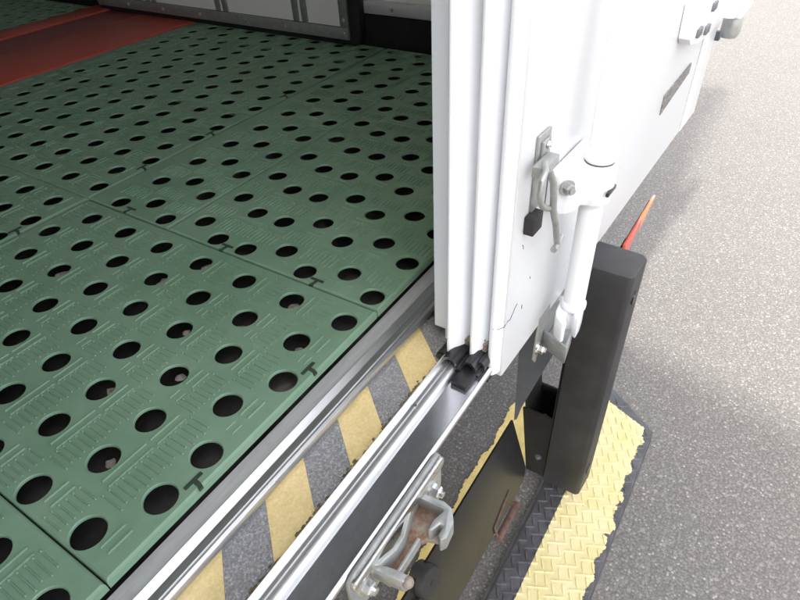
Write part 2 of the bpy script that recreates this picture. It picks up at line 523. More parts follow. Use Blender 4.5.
# chassis beams below the floor
tp(box('chassis_beam', -0.62, 1.82, 0.50, 0.58, -0.30, -0.141, M['galv'], bev=0.004))
tp(box('chassis_rail', 0.95, 1.02, 0.60, 4.8, -0.36, -0.142, M['black_steel']))
tp(box('chassis_rail', 0.15, 0.22, 0.60, 4.8, -0.36, -0.142, M['black_steel']))

# threshold: grey band, ridge, hazard strip, inner rail, polished plate, rear lip
SX0, SX1 = -0.62, 1.82
tp(sheet('threshold_band', [(0.4385, -0.0265), (0.4145, -0.0265), (0.4125, -0.0262)], SX0, SX1, [M['alu_dull']]))
tp(sheet('threshold_ridge', [(0.4125, -0.0262), (0.411, -0.0205), (0.4085, -0.0180), (0.401, -0.0215), (0.3985, -0.0225), (0.397, -0.0220),
                             (0.388, -0.0222), (0.3865, -0.0245), (0.3845, -0.0245), (0.3835, -0.0225), (0.379, -0.0240), (0.3775, -0.0275), (0.3770, -0.0310), (0.3880, -0.0505)],
         SX0, SX1, [M['alu_highlight'], M['alu']], idx=[0, 0, 0, 0, 0, 1, 1, 1, 1, 0, 0, 1, 1], smooth=True))
tp(box('hazard_strip_base', SX0, SX1, 0.309, 0.3885, -0.085, -0.0515, M['haz_b']))
# diagonal stripes of the tape, each a piece of its own
bounds = []
xb = 0.1595 - 0.0742 * 10
i = 0
while xb < 1.78:
    bounds.append(xb); xb += 0.0744; i += 1
yi, yo = 0.3878, 0.3095
sh = -0.0665
for k in range(len(bounds) - 1):
    a, c_ = bounds[k], bounds[k + 1]
    if a + sh < SX0: continue
    yellow = (k % 2 == 1)
    g_ = 0.0003
    pts = [(a + sh + g_, yo), (c_ + sh - g_, yo), (c_ - g_, yi), (a + g_, yi)]
    o = prism('yellow_stripe' if yellow else 'black_stripe', pts, 2, -0.0522, -0.0502 if yellow else -0.0504, M['haz_y'] if yellow else M['haz_b'])
    tp(o)
# crumbs of dirt where the tape meets the inner rail
bm = bmesh.new()
for k in range(900):
    x = random.uniform(0.05, 0.57)
    if (math.sin(x * 31) + math.sin(x * 77 + 1)) < -0.2 and random.random() < 0.8: continue
    r = random.uniform(0.0006, 0.0030)
    mt = Matrix.Translation((x, 0.3175 + abs(random.gauss(0, 0.0034)), -0.0503)) @ Matrix.Diagonal((1.6, 1, 0.6, 1))
    bmesh.ops.create_icosphere(bm, subdivisions=1, radius=r, matrix=mt)
o = link('grime', bm, simple('grime', (0.06, 0.05, 0.03), (0.20, 0.16, 0.08), 90, 0.9)); o['kind'] = 'stuff'; tp(o)
SILL_END = 0.580                                # the rail, plate and lip stop under the closed leaf
tp(sheet('inner_rail', [(0.3184, -0.0505), (0.3170, -0.0405), (0.3150, -0.0384), (0.3082, -0.0412), (0.3068, -0.0430), (0.3048, -0.0430), (0.3036, -0.0414), (0.3014, -0.0414), (0.3002, -0.0432),
                          (0.2972, -0.0432), (0.2960, -0.0416), (0.2924, -0.0416), (0.2898, -0.0428), (0.2872, -0.0480), (0.2849, -0.0515)],
         SX0, SILL_END, [M['alu_highlight'], M['alu']], idx=[1, 0, 0, 1, 1, 1, 1, 1, 1, 1, 1, 0, 1, 1], smooth=True))
# countersunk screws holding the rail and the polished plate
for xk in (-0.42, -0.12, 0.135, 0.455):
    tp(tube('rail_screw', [(xk, 0.3023, -0.0416), (xk, 0.3023, -0.0406)], 0.0030, M['chrome'], None, 10))
tp(sheet('polished_threshold', [(0.2866, -0.0518), (0.2480, -0.0518)], SX0, SILL_END, [M['mirror']]))
tp(sheet('rear_lip', [(0.2480, -0.0520), (0.2476, -0.0490), (0.2466, -0.0480), (0.2440, -0.0487), (0.2425, -0.0498), (0.2418, -0.0515), (0.2418, -0.0560), (0.2500, -0.0580), (0.2700, -0.07), (0.3100, -0.16)],
         SX0, SILL_END, [M['alu_highlight'], M['alu']], idx=[1, 0, 0, 0, 0, 1, 1, 1, 1], smooth=True))
tp(box('threshold_base', SX0, SX1, 0.3130, 0.430, -0.16, -0.0855, M['galv']))
tp(box('threshold_base', 0.66, SX1, 0.2750, 0.3088, -0.13, -0.092, M['black_steel']))

# ---------------------------------------------------------------- closed rear door (right leaf)
DA = math.radians(-1.53)
door = bpy.data.objects.new('rear_door', None)
sc.collection.objects.link(door)
door.parent = T
door.matrix_parent_inverse = Matrix.Translation(-Vector(T.location))
door.location = (0.6, 0.234, 0)
door.rotation_euler = (0, 0, DA)
DW = 1.2                                       # leaf width; local x along the leaf, local y into the truck
def dp(o):
    o.parent = door
    return o
def add_vslab(bm, x0, x1, y0, y1, z0, z1, bev):
    add_box(bm, x0, x1, y0, y1, z0, z1, bev, 3)
ZD = 2.06
dp(box('outer_skin', 0.0, DW, 0.000, 0.012, -0.080, ZD, M['white_paint'], bev=0.0025))
dp(box('insulation_core', 0.004, DW - 0.01, 0.012, 0.104, -0.052, ZD - 0.01, M['white_pvc']))
# inner liner pan, its edge facing the open half
dp(box('inner_liner', -0.006, DW - 0.05, 0.0945, 0.118, -0.0205, ZD - 0.03, M['liner'], bev=0.0015))
# moulded edge profile with its three ribs and the hollows between, in plan
def edge_profile():
    bm = bmesh.new()
    def rib(pts, z0):
        add_prism(bm, pts, 2, z0, ZD - 0.02)
    # rib A (innermost)
    def arc(cx, cy, rx, ry, a0, a1, n=7):
        return [(cx + rx * math.cos(math.radians(a0 + (a1 - a0) * i / n)), cy + ry * math.sin(math.radians(a0 + (a1 - a0) * i / n))) for i in range(n + 1)]
    ribA = arc(-0.030, 0.0760, 0.004, 0.0045, 90, 250) + [(-0.022, 0.064), (-0.004, 0.0555), (0.0035, 0.0540), (0.0035, 0.094), (-0.010, 0.088)]
    rib(ribA, -0.0375)
    ribB = arc(-0.0235, 0.0405, 0.0035, 0.0042, 80, 260) + [(-0.016, 0.0345), (-0.002, 0.0265), (0.0035, 0.0255), (0.0035, 0.0540), (-0.004, 0.0530), (-0.012, 0.0475)]
    rib(ribB, -0.0360)
    ribC = arc(-0.0125, 0.0135, 0.0038, 0.0055, 80, 250) + [(-0.008, 0.0050), (-0.0005, 0.0035), (-0.0005, 0.0120), (0.0035, 0.0122), (0.0035, 0.0255), (-0.003, 0.0235)]
    rib(ribC, -0.0680)
    o = link('edge_profile', bm, M['white_pvc'])
    return smooth_by_angle(o, 38)
dp(edge_profile())
# dirt packed in the lower end of the two hollows
for (x0, y0, y1, zz) in ((-0.006, 0.0545, 0.070, -0.036), (-0.003, 0.026, 0.036, -0.035)):
    bm = bmesh.new()
    for k in range(70):
        r = random.uniform(0.0018, 0.0044)
        bmesh.ops.create_icosphere(bm, subdivisions=1, radius=r, matrix=Matrix.Translation((x0 + random.uniform(-0.005, 0.003), random.uniform(y0, y1), zz + abs(random.gauss(0, 0.010)))))
    o = link('caked_dirt', bm, simple('caked_dirt', (0.16, 0.13, 0.10), (0.30, 0.26, 0.21), 80, 0.9)); o['kind'] = 'stuff'; dp(o)
# scratches and a hairline crack low on the leaf edge
for nm, pth in (('hairline_crack', [(-0.0165, 0.0128, 0.0275), (-0.0120, 0.0070, 0.0260), (-0.0020, 0.0020, 0.0250), (0.0040, -0.0004, 0.0330), (0.0120, -0.0004, 0.0300), (0.0260, -0.0004, 0.0420), (0.0330, -0.0004, 0.0455)]),
                ('scratch', [(0.0300, -0.0003, 0.150), (0.0340, -0.0003, 0.1465), (0.0350, -0.0003, 0.1410)]),
                ('scratch', [(0.0720, -0.0003, 0.0700), (0.0735, -0.0003, 0.0655)]),
                ('scratch', [(0.0520, -0.0003, 0.0300), (0.0530, -0.0003, 0.0220)])):
    dp(tube(nm, pth, 0.00055, M['slate_steel'], None, 6))
# far vertical edge moulding
dp(box('edge_moulding', 1.045, DW + 0.002, -0.0025, 0.0, -0.078, ZD - 0.004, M['white_paint'], bev=0.001))
# black rubber seals that trail from the end of the ribs on to the threshold
def seal(path, w, h):
    bm = bmesh.new()
    prev = None
    for (x, y, z) in path:
        cur = [bm.verts.new((x - w / 2, y, z)), bm.verts.new((x + w / 2, y, z)), bm.verts.new((x + w / 2, y, z - h)), bm.verts.new((x - w / 2, y, z - h))]
        if prev:
            for i in range(4):
                bm.faces.new((prev[i], prev[(i + 1) % 4], cur[(i + 1) % 4], cur[i]))
        else:
            bm.faces.new(cur)
        prev = cur
    bm.faces.new(prev[::-1])
    return smooth_by_angle(link('rubber_seal', bm, M['seal']), 50)
def arcpts(cy, cz, ry, rz, a0, a1, x, n=10):
    return [(x, cy + ry * math.cos(math.radians(a0 + (a1 - a0) * i / n)), cz + rz * math.sin(math.radians(a0 + (a1 - a0) * i / n))) for i in range(n + 1)]
def seal_curl(pts, t, x0, x1):
    # a curled strip of constant thickness, extruded along the leaf
    out, inn = [], []
    n = len(pts)
    for i, p in enumerate(pts):
        d = Vector(pts[min(i + 1, n - 1)]) - Vector(pts[max(i - 1, 0)])
        d.normalize()
        nrm = Vector((-d.y, d.x))
        out.append(tuple(Vector(p) + nrm * t / 2)); inn.append(tuple(Vector(p) - nrm * t / 2))
    bm = bmesh.new()
    add_prism(bm, out + inn[::-1], 0, x0, x1)
    return smooth_by_angle(link('rubber_seal', bm, M['seal']), 40)
def arc2(cy, cz, ry, rz, a0, a1, n=10):
    return [(cy + ry * math.cos(math.radians(a0 + (a1 - a0) * i / n)), cz + rz * math.sin(math.radians(a0 + (a1 - a0) * i / n))) for i in range(n + 1)]
dp(seal_curl(arc2(0.064, -0.042, 0.0120, 0.013, 10, 200), 0.0045, -0.052, DW - 0.08))
dp(seal_curl(arc2(0.083, -0.0425, 0.0050, 0.008, 0, 200), 0.0040, -0.040, DW - 0.08))
dp(seal_curl(arc2(0.0345, -0.041, 0.0100, 0.012, -10, 190) + arc2(0.0215, -0.0430, 0.0035, 0.006, 0, -150, 6), 0.0045, -0.046, DW - 0.08))
dp(seal_curl(arc2(0.0210, -0.040, 0.0060, 0.009, 30, 200), 0.0035, -0.034, DW - 0.08))
dp(seal_curl(arc2(0.0490, -0.047, 0.0045, 0.007, -20, 200), 0.0040, -0.055, DW - 0.08))
dp(box('seal_bed', -0.018, DW - 0.06, 0.014, 0.092, -0.084, -0.0525, M['seal']))
dp(box('seal_end', -0.044, -0.006, 0.074, 0.093, -0.0498, -0.0390, M['seal'], bev=0.003))
dp(box('bump_block', -0.078, -0.028, 0.020, 0.047, -0.0512, -0.0430, M['seal'], bev=0.002))

# fittings on the door face -------------------------------------------------
RX, RY = 0.158, -0.047                         # locking rod axis in door coordinates
rod = dp(tube('locking_rod', [(RX, RY, -0.028), (RX, RY, 0.4), (RX, RY, 1.62)], 0.0172, M['rod'], None, 28))
dp(tube('rod_collar', [(RX, RY, 0.2313), (RX, RY, 0.235), (RX, RY, 0.248), (RX, RY, 0.251)], [0.0195, 0.022, 0.022, 0.0195], M['rod'], None, 28))
dp(tube('collar_gap_shade', [(RX, RY, 0.2292), (RX, RY, 0.2312)], 0.0200, M['slate_steel'], None, 24))  # dark ring painting the shaded gap under the collar, not a separate fitting
dp(tube('rod_foot', [(RX, RY, -0.030), (RX, RY, -0.027), (RX, RY, -0.018), (RX, RY, -0.015)], [0.0185, 0.0202, 0.0202, 0.0178], M['rod'], None, 24))
# rod guide: a strap round the rod with a flat foot on the door
def guide(z0, z1):
    bm = bmesh.new()
    R = 0.0255
    pts = []
    for i in range(13):
        a = math.radians(0 - 180 * i / 12)
        pts.append((RX + R * math.cos(a), RY + R * math.sin(a)))
    pts = [(RX + 0.060, -0.0015), (RX + 0.060, -0.010), (RX + 0.033, -0.012), (RX + R, -0.022)] + pts + [(RX - R - 0.004, -0.040), (RX - 0.050, -0.038), (RX - 0.062, -0.030), (RX - 0.068, -0.018), (RX - 0.066, -0.0015)]
    add_prism(bm, pts, 2, z0, z1, 0.0022, 2)
    return smooth_by_angle(link('rod_guide', bm, M['rod']), 40)
dp(guide(0.172, 0.229))
dp(box('guide_slot_shade', RX - 0.022, RX + 0.010, -0.0735, -0.0690, 0.1900, 0.1965, M['seal'], bev=0.0012))  # black block in place of a cut, gives the shade inside the slot
dp(hexbolt('guide_bolt', (RX - 0.063, -0.028, 0.2135), (-0.6, -0.8, 0.05), 0.0078, 0.011, M['galv'], None))
# second, smaller keeper further along the door: half round boss under a pressed plate
# hasp plate near the edge
hp = dp(box('hasp_plate', 0.040, 0.078, -0.0045, -0.0004, 0.196, 0.300, M['galv'], bev=0.0015))
dp(box('hasp_ridge', 0.046, 0.070, -0.0085, -0.0045, 0.246, 0.292, M['galv'], bev=0.0018))
for zz in (0.285, 0.262):
    dp(hexbolt('hasp_rivet', (0.058, -0.0085, zz), (0, -1, 0), 0.0052, 0.004, M['chrome'], None, False))
def link_ring(name, c, rx, rz, r, tilt, mat):
    pth = []
    for i in range(25):
        a = 2 * math.pi * i / 24
        p = Vector((rx * math.cos(a), 0, rz * math.sin(a)))
        p.rotate(Matrix.Rotation(tilt, 3, 'Z'))
        pth.append(Vector(c) + p)
    return tube(name, pth, r, mat, None, 10)
dp(box('hasp_strap', 0.012, 0.060, -0.0250, -0.0090, 0.2610, 0.2760, M['galv'], bev=0.002))
dp(tube('hook_loop', [(0.018, -0.022, 0.281), (0.004, -0.030, 0.279), (-0.007, -0.031, 0.271), (-0.009, -0.031, 0.2538), (-0.004, -0.031, 0.241), (0.006, -0.031, 0.230), (0.025, -0.031, 0.2185), (0.041, -0.033, 0.212)], 0.0040, M['galv'], None, 10))
dp(tube('hook_shank', [(0.012, -0.031, 0.2770), (0.024, -0.034, 0.255), (0.028, -0.035, 0.236), (0.032, -0.035, 0.215), (0.0517, -0.035, 0.181), (0.068, -0.035, 0.1403)], 0.0044, M['galv'], None, 10))
dp(tube('hook_toggle', [(0.050, -0.037, 0.1435), (0.068, -0.035, 0.1403), (0.086, -0.033, 0.1440)], 0.0046, M['galv'], None, 10))
dp(box('bump_stop', 0.0265, 0.0560, -0.0150, -0.0003, 0.1690, 0.1960, M['rubber'], bev=0.002))
# stain scratches and a label plate low on the leaf
dp(prism('label_plate', [(0.735, 0.078), (0.957, 0.102), (0.957, 0.126), (0.735, 0.121)], 1, -0.0022, -0.0003, M['label']))
# strap hinge at the far edge
def hinge_strap():
    bm = bmesh.new()
    pts = [(0.725, 0.300), (0.735, 0.236), (0.750, 0.222), (0.830, 0.203), (0.960, 0.190), (1.080, 0.196), (1.080, 0.270), (0.900, 0.292), (0.840, 0.300)]
    add_prism(bm, pts, 1, -0.024, -0.0004, 0.002)
    return smooth_by_angle(link('hinge_strap', bm, M['white_paint']))
dp(hinge_strap())
for (x, z) in ((0.800, 0.235), (0.885, 0.220), (0.905, 0.262)):
    o = dp(box('hinge_bolt', x - 0.016, x + 0.016, -0.0300, -0.0242, z - 0.0085, z + 0.0085, M['slate_steel'], bev=0.001))
dp(box('hinge_knuckle', 1.085, 1.26, -0.050, 0.0, 0.195, 0.300, M['white_paint'], bev=0.006))
dp(box('hinge_leaf', 1.262, 1.42, -0.045, -0.015, 0.155, 0.320, M['liner'], bev=0.004))
dp(tube('hinge_pin', [(1.30, -0.022, 0.100), (1.30, -0.022, 0.112), (1.30, -0.022, 0.150), (1.30, -0.022, 0.156)], [0.020, 0.025, 0.025, 0.022], M['galv'], None, 12))
dp(box('hinge_stop', 1.2035, 1.222, -0.014, 0.004, 0.112, 0.135, M['slate_steel'], bev=0.003))
# hook at the foot of the rod
def cam_hook():
    bm = bmesh.new()
    pts = [(.7600, .2063), (.7341, .2031), (.7201, .1977), (.7119, .1878), (.7083, .1797), (.7150, .1775), (.7227, .1834), (.7319, .1869), (.7446, .1847), (.7454, .1782), (.7345, .1726), (.7284, .1637), (.7479, .1639), (.7719, .1672), (.7760, .1900)]
    c_, s_ = math.cos(-DA), math.sin(-DA)
    lp_ = []
    for (x, y) in pts:
        u, v_ = x - 0.6, y - 0.234
        lp_.append((u * c_ - v_ * s_, u * s_ + v_ * c_))
    add_prism(bm, lp_, 2, -0.072, -0.0290, 0.003)
    return smooth_by_angle(link('cam_hook', bm, M['rod']), 50)
dp(cam_hook())

# open left leaf, swung back past the edge of the picture
ld = box('rear_door', -0.040, 0.055, -1.29, 0.0, -0.075, 2.06, M['white_paint'], bev=0.004)
tp(ld)
ld.location = Vector((-0.73, 0.215, 0))
ld.rotation_euler = (0, 0, math.radians(-12))

# ---------------------------------------------------------------- keepers on the threshold
# left keeper: slotted plate and a rusty forged jaw
def keeper_left():
    k = bpy.data.objects.new('lock_keeper', None); sc.collection.objects.link(k); tp(k); k.location = (0.30, 0.232, -0.05)
    off = -Vector(k.location) + Vector((0, 0.0085, -0.012))
    def kp(o):
        o.parent = k; o.location = off; return o
    # rounded back plate with a turned out rim
    def rounded(x0, x1, z0, z1, r):
        out = []
        for cx, cz, a0 in ((x1 - r, z1 - r, 0), (x0 + r, z1 - r, 90), (x0 + r, z0 + r, 180), (x1 - r, z0 + r, 270)):
            for i in range(5):
                a = math.radians(a0 + 90 * i / 4)
                out.append((cx + r * math.cos(a), cz + r * math.sin(a)))
        return out
    kp(prism('back_plate', rounded(0.205, 0.412, -0.122, -0.034, 0.016), 1, 0.2262, 0.2325, M['galv'], None, 0.0015))
    kp(prism('plate_rim', rounded(0.207, 0.408, -0.055, -0.037, 0.007), 1, 0.2190, 0.2265, M['chrome'], None, 0.002))
    kp(hexbolt('keeper_bolt', (0.3860, 0.2262, -0.092), (0, -1, 0), 0.0095, 0.013, M['chrome'], None))
    kp(hexbolt('keeper_bolt', (0.2290, 0.2262, -0.078), (0, -1, 0), 0.0095, 0.013, M['chrome'], None))
    # curved bridge from plate to jaws
    br = [(0.242, 0.2270), (0.250, 0.2200), (0.272, 0.2130), (0.290, 0.2135), (0.306, 0.2190), (0.326, 0.2250), (0.352, 0.2270)]
    bm = bmesh.new()
    add_prism(bm, br + [(0.352, 0.2235), (0.328, 0.2205), (0.309, 0.2140), (0.291, 0.2080), (0.272, 0.2072), (0.247, 0.2140), (0.239, 0.2235)], 2, -0.092, -0.050, 0.0012)
    kp(smooth_by_angle(link('jaw_bridge', bm, M['galv'])))
    # floor of the jaw
    fl = [(0.243, 0.219), (0.262, 0.2125), (0.283, 0.2110), (0.303, 0.217), (0.328, 0.2235), (0.349, 0.2240), (0.356, 0.190), (0.350, 0.1795), (0.325, 0.1735), (0.318, 0.1770), (0.314, 0.1890),
          (0.303, 0.1975), (0.272, 0.1975), (0.262, 0.1990), (0.250, 0.1935), (0.243, 0.2000)]
    kp(prism('jaw_floor', fl, 2, -0.083, -0.076, M['rust'], None, 0.001))
    up = [(0.347, 0.2240), (0.3545, 0.2240), (0.3595, 0.192), (0.356, 0.1790), (0.340, 0.1680), (0.318, 0.1655), (0.3105, 0.1705), (0.3165, 0.1765), (0.330, 0.1765), (0.3300, 0.1815), (0.317, 0.1855), (0.3150, 0.1905), (0.3300, 0.1910), (0.349, 0.1860)]
    kp(prism('upper_jaw', up, 2, -0.0815, -0.055, M['galv'], None, 0.002))
    bm = bmesh.new()
    lo = [(0.2410, 0.2220), (0.2460, 0.2240), (0.2530, 0.2080), (0.2565, 0.1900), (0.2565, 0.1810), (0.2500, 0.1785), (0.2455, 0.1830), (0.2435, 0.2000)]
    add_prism(bm, lo, 2, -0.0815, -0.056, 0.0025)
    kp(smooth_by_angle(link('lower_jaw', bm, M['galv'])))
    bm = bmesh.new()
    bmesh.ops.create_uvsphere(bm, u_segments=14, v_segments=10, radius=0.0075, matrix=Matrix.Translation((0.2515, 0.1795, -0.0625)))
    kp(smooth_by_angle(link('jaw_tip', bm, M['rust']), 80))
    kp(prism('jaw_web', [(0.256, 0.1990), (0.305, 0.1990), (0.305, 0.1945), (0.256, 0.1945)], 2, -0.0815, -0.064, M['galv'], None, 0.0012))
keeper_left()

def keeper_right():
    k = bpy.data.objects.new('lock_keeper', None); sc.collection.objects.link(k); tp(k); k.location = (0.77, 0.232, -0.11)
    off = -Vector(k.location)
    def kp(o):
        o.parent = k; o.location = off; return o
    kp(prism('back_plate', [(0.736, -0.160), (0.748, -0.176), (0.762, -0.150), (0.905, -0.146), (0.905, -0.062), (0.740, -0.062)], 1, 0.2290, 0.2330, M['galv'], None, 0.001))
    kp(prism('keeper_arm', [(0.7690, 0.2288), (0.7460, 0.1775), (0.8020, 0.1855), (0.8010, 0.1905), (0.7545, 0.1840), (0.7745, 0.2288)], 2, -0.152, -0.114, M['galv'], None, 0.0015))
    kp(prism('keeper_floor', [(0.7750, 0.2285), (0.7560, 0.1850), (0.8800, 0.2000), (0.8800, 0.2285)], 2, -0.151, -0.146, M['galv'], None, 0.001))
    kp(hexbolt('keeper_bolt', (0.749, 0.2288, -0.139), (0, -1, 0), 0.0088, 0.012, M['chrome'], None))
    kp(hexbolt('keeper_bolt', (0.880, 0.2288, -0.120), (0, -1, 0), 0.0088, 0.012, M['chrome'], None))
keeper_right()

# ---------------------------------------------------------------- lower rear panel, gusset, bumper mount
PX1 = 0.857
pn = Vector((0, 0.95536, -0.29544))            # panel plane normal, pointing into the truck
yt, zt, yb, zb = 0.2960, -0.4973, 0.2430, -0.6680
def panel():
    bm = bmesh.new()
    d = Vector((0, yb - yt, zb - zt)); L = d.length; d.normalize()
    outline = [(-0.55, 0.0), (PX1, 0.0)]
    r = 0.035
    for i in range(7):
        a = math.radians(0 + 90 * i / 6)
        outline.append((PX1 - r + r * math.cos(a), L - r + r * math.sin(a)))
    outline.append((-0.55, L))
    def P(u, v, t):
        p = Vector((u, yt, zt)) + d * v + pn * t
        return p
    A = [bm.verts.new(P(u, v, 0)) for u, v in outline]
    B = [bm.verts.new(P(u, v, 0.005)) for u, v in outline]
    fs = [bm.faces.new(A), bm.faces.new(B[::-1])]
    n = len(outline)
    for i in range(n):
        fs.append(bm.faces.new((A[i], B[i], B[(i + 1) % n], A[(i + 1) % n])))
    return smooth_by_angle(link('lower_panel', bm, M['panel']), 20)
pan = tp(panel())
# gusset plate up to the rear frame
tp(prism('gusset_plate', [(0.3003, -0.2000), (0.3003, -0.3005), (0.2935, -0.4970), (0.2880, -0.4900), (0.2821, -0.4526), (0.2286, -0.2500), (0.2286, -0.2000)], 0, 0.858, 0.864, M['slate_steel']))
tp(box('cross_beam', 0.60, 1.80, 0.346, 0.40, -0.26, -0.142, M['galv'], bev=0.003))
tp(box('mount_plate', 0.8650, 1.10, 0.236, 0.345, -0.252, -0.240, M['slate_steel'], bev=0.002))
# bumper mount: open topped box
bm = bmesh.new()
sidep = [(0.2185, -0.724), (0.2626, -0.724), (0.2917, -0.500), (0.2185, -0.500)]
add_prism(bm, sidep, 0, 0.9055, 0.9115)
add_prism(bm, sidep, 0, 1.0000, 1.0060)
add_prism(bm, [(0.2185, -0.724), (0.2626, -0.724), (0.2626, -0.718), (0.2185, -0.718)], 0, 0.9118, 0.9997)
add_prism(bm, [(0.2560, -0.7175), (0.2626, -0.7175), (0.3000, -0.400), (0.2930, -0.400)], 0, 0.9118, 0.9997)
add_prism(bm, [(0.2155, -0.724), (0.2183, -0.724), (0.2183, -0.10), (0.2155, -0.10)], 0, 0.9055, 1.0000)
mount = tp(link('bumper_mount', bm, M['black_steel']))
tp(hexbolt('mount_bolt', (0.945, 0.247, -0.560), (0, -1, 0.4), 0.011, 0.014, M['galv'], None))
tp(hexbolt('mount_bolt', (0.9055, 0.236, -0.655), (-1, 0, 0), 0.006, 0.006, M['slate_steel'], None))
# the block itself: chamfered rubber fender with bolt holes
bm = bmesh.new()
bp = [(0.900, 0.214), (0.900, 0.1285), (0.9065, 0.1210), (0.972, 0.1165), (0.984, 0.1255), (0.990, 0.2140)]
add_prism(bm, bp, 2, -0.732, -0.045, 0.004, 3)
fender = tp(smooth_by_angle(link('rubber_fender', bm, M['rubber_scuffed'])))
for z in (-0.115, -0.66):
    bm = bmesh.new()
    add_tube(bm, [(0.940, 0.1195, z), (0.940, 0.1165, z)], 0.014, 18)
    tp(link('fender_hole_shade', bm, M['seal']))  # black disc on the face, its colour stands for the hole's shade
# rubber stop on the lower panel
stop = Vector((0.4403, 0.2876, -0.5241)) - pn * 0.004
bm = bmesh.new()
add_tube(bm, [stop + pn * 0.022, stop - pn * 0.006, stop - pn * 0.012, stop - pn * 0.0135], [0.033, 0.033, 0.030, 0.024], 28)
tp(smooth_by_angle(link('rubber_stop', bm, M['rubber']), 40))
bm = bmesh.new()
add_tube(bm, [stop - pn * 0.0130, stop - pn * 0.0142], 0.0055, 14)
tp(link('stop_hole_shade', bm, M['seal']))  # dark disc painting the shade of the stop's centre hole
stop2 = Vector((0.395, 0.275, -0.556))
bm = bmesh.new()
add_tube(bm, [stop2 + pn * 0.012, stop2 - pn * 0.004, stop2 - pn * 0.007], [0.030, 0.030, 0.026], 24)
tp(smooth_by_angle(link('rubber_stop', bm, M['rubber']), 40))
# rusty hinge at the foot of the panel
hg = bpy.data.objects.new('rusty_hinge', None); sc.collection.objects.link(hg); tp(hg); hg.location = (0.76, 0.245, -0.74)
def hp_(o):
    o.parent = hg; o.location = -Vector(hg.location); return o
hp_(tube('hinge_barrel', [(0.672, 0.2340, -0.6890), (0.720, 0.2340, -0.6890), (0.778, 0.2340, -0.6890)], 0.0085, M['rust_deep'], None, 12))
hp_(tube('hinge_rod', [(0.674, 0.2340, -0.6890), (0.673, 0.2430, -0.6590), (0.676, 0.2465, -0.6530), (0.734, 0.2510, -0.6390), (0.768, 0.2530, -0.6330)], 0.0026, M['rust_deep'], None, 8))
hp_(box('hinge_tab', 0.764, 0.778, 0.2340, 0.2460, -0.6920, -0.6830, M['rust_deep'], None, 0.001))

# tail lamp
lamp = bpy.data.objects.new('tail_lamp', None); sc.collection.objects.link(lamp); tp(lamp); lamp.location = (1.38, 0.21, -0.23)
def lp(o):
    o.parent = lamp; o.location = -Vector(lamp.location); return o
lp(prism('red_lens', [(1.240, -0.203), (1.3785, -0.203), (1.3785, -0.243), (1.240, -0.262)], 1, 0.2030, 0.2110, M['red_lens'], None, 0.002))
lp(prism('orange_lens', [(1.380, -0.203), (1.512, -0.203), (1.512, -0.220), (1.380, -0.243)], 1, 0.2030, 0.2110, M['orange_lens'], None, 0.002))
lp(box('lamp_housing', 1.250, 1.500, 0.2112, 0.2150, -0.2375, -0.214, M['black_steel'], None))
tp(box('lamp_bracket', 0.992, 1.30, 0.2155, 0.2185, -0.2400, -0.222, M['black_steel']))
# rear wheels deep below the body, on the right hand side
def wheel(x, y):
    w = bpy.data.objects.new('wheel', None); sc.collection.objects.link(w); tp(w); w.location = (x, y, GZ + 0.34)
    bm = bmesh.new()
    add_tube(bm, [(-0.10, 0, 0), (-0.085, 0, 0), (-0.06, 0, 0), (0.06, 0, 0), (0.085, 0, 0), (0.10, 0, 0)], [0.27, 0.325, 0.34, 0.34, 0.325, 0.27], 40)
    o = smooth_by_angle(link('tyre', bm, M['rubber']), 30); o.parent = w
    bm = bmesh.new()
    add_tube(bm, [(0.1005, 0, 0), (0.108, 0, 0), (0.104, 0, 0)], [0.20, 0.19, 0.15], 28)
    o = link('rim', bm, M['galv']); o.parent = w
wheel(1.62, 2.0)
wheel(-0.45, 2.0)

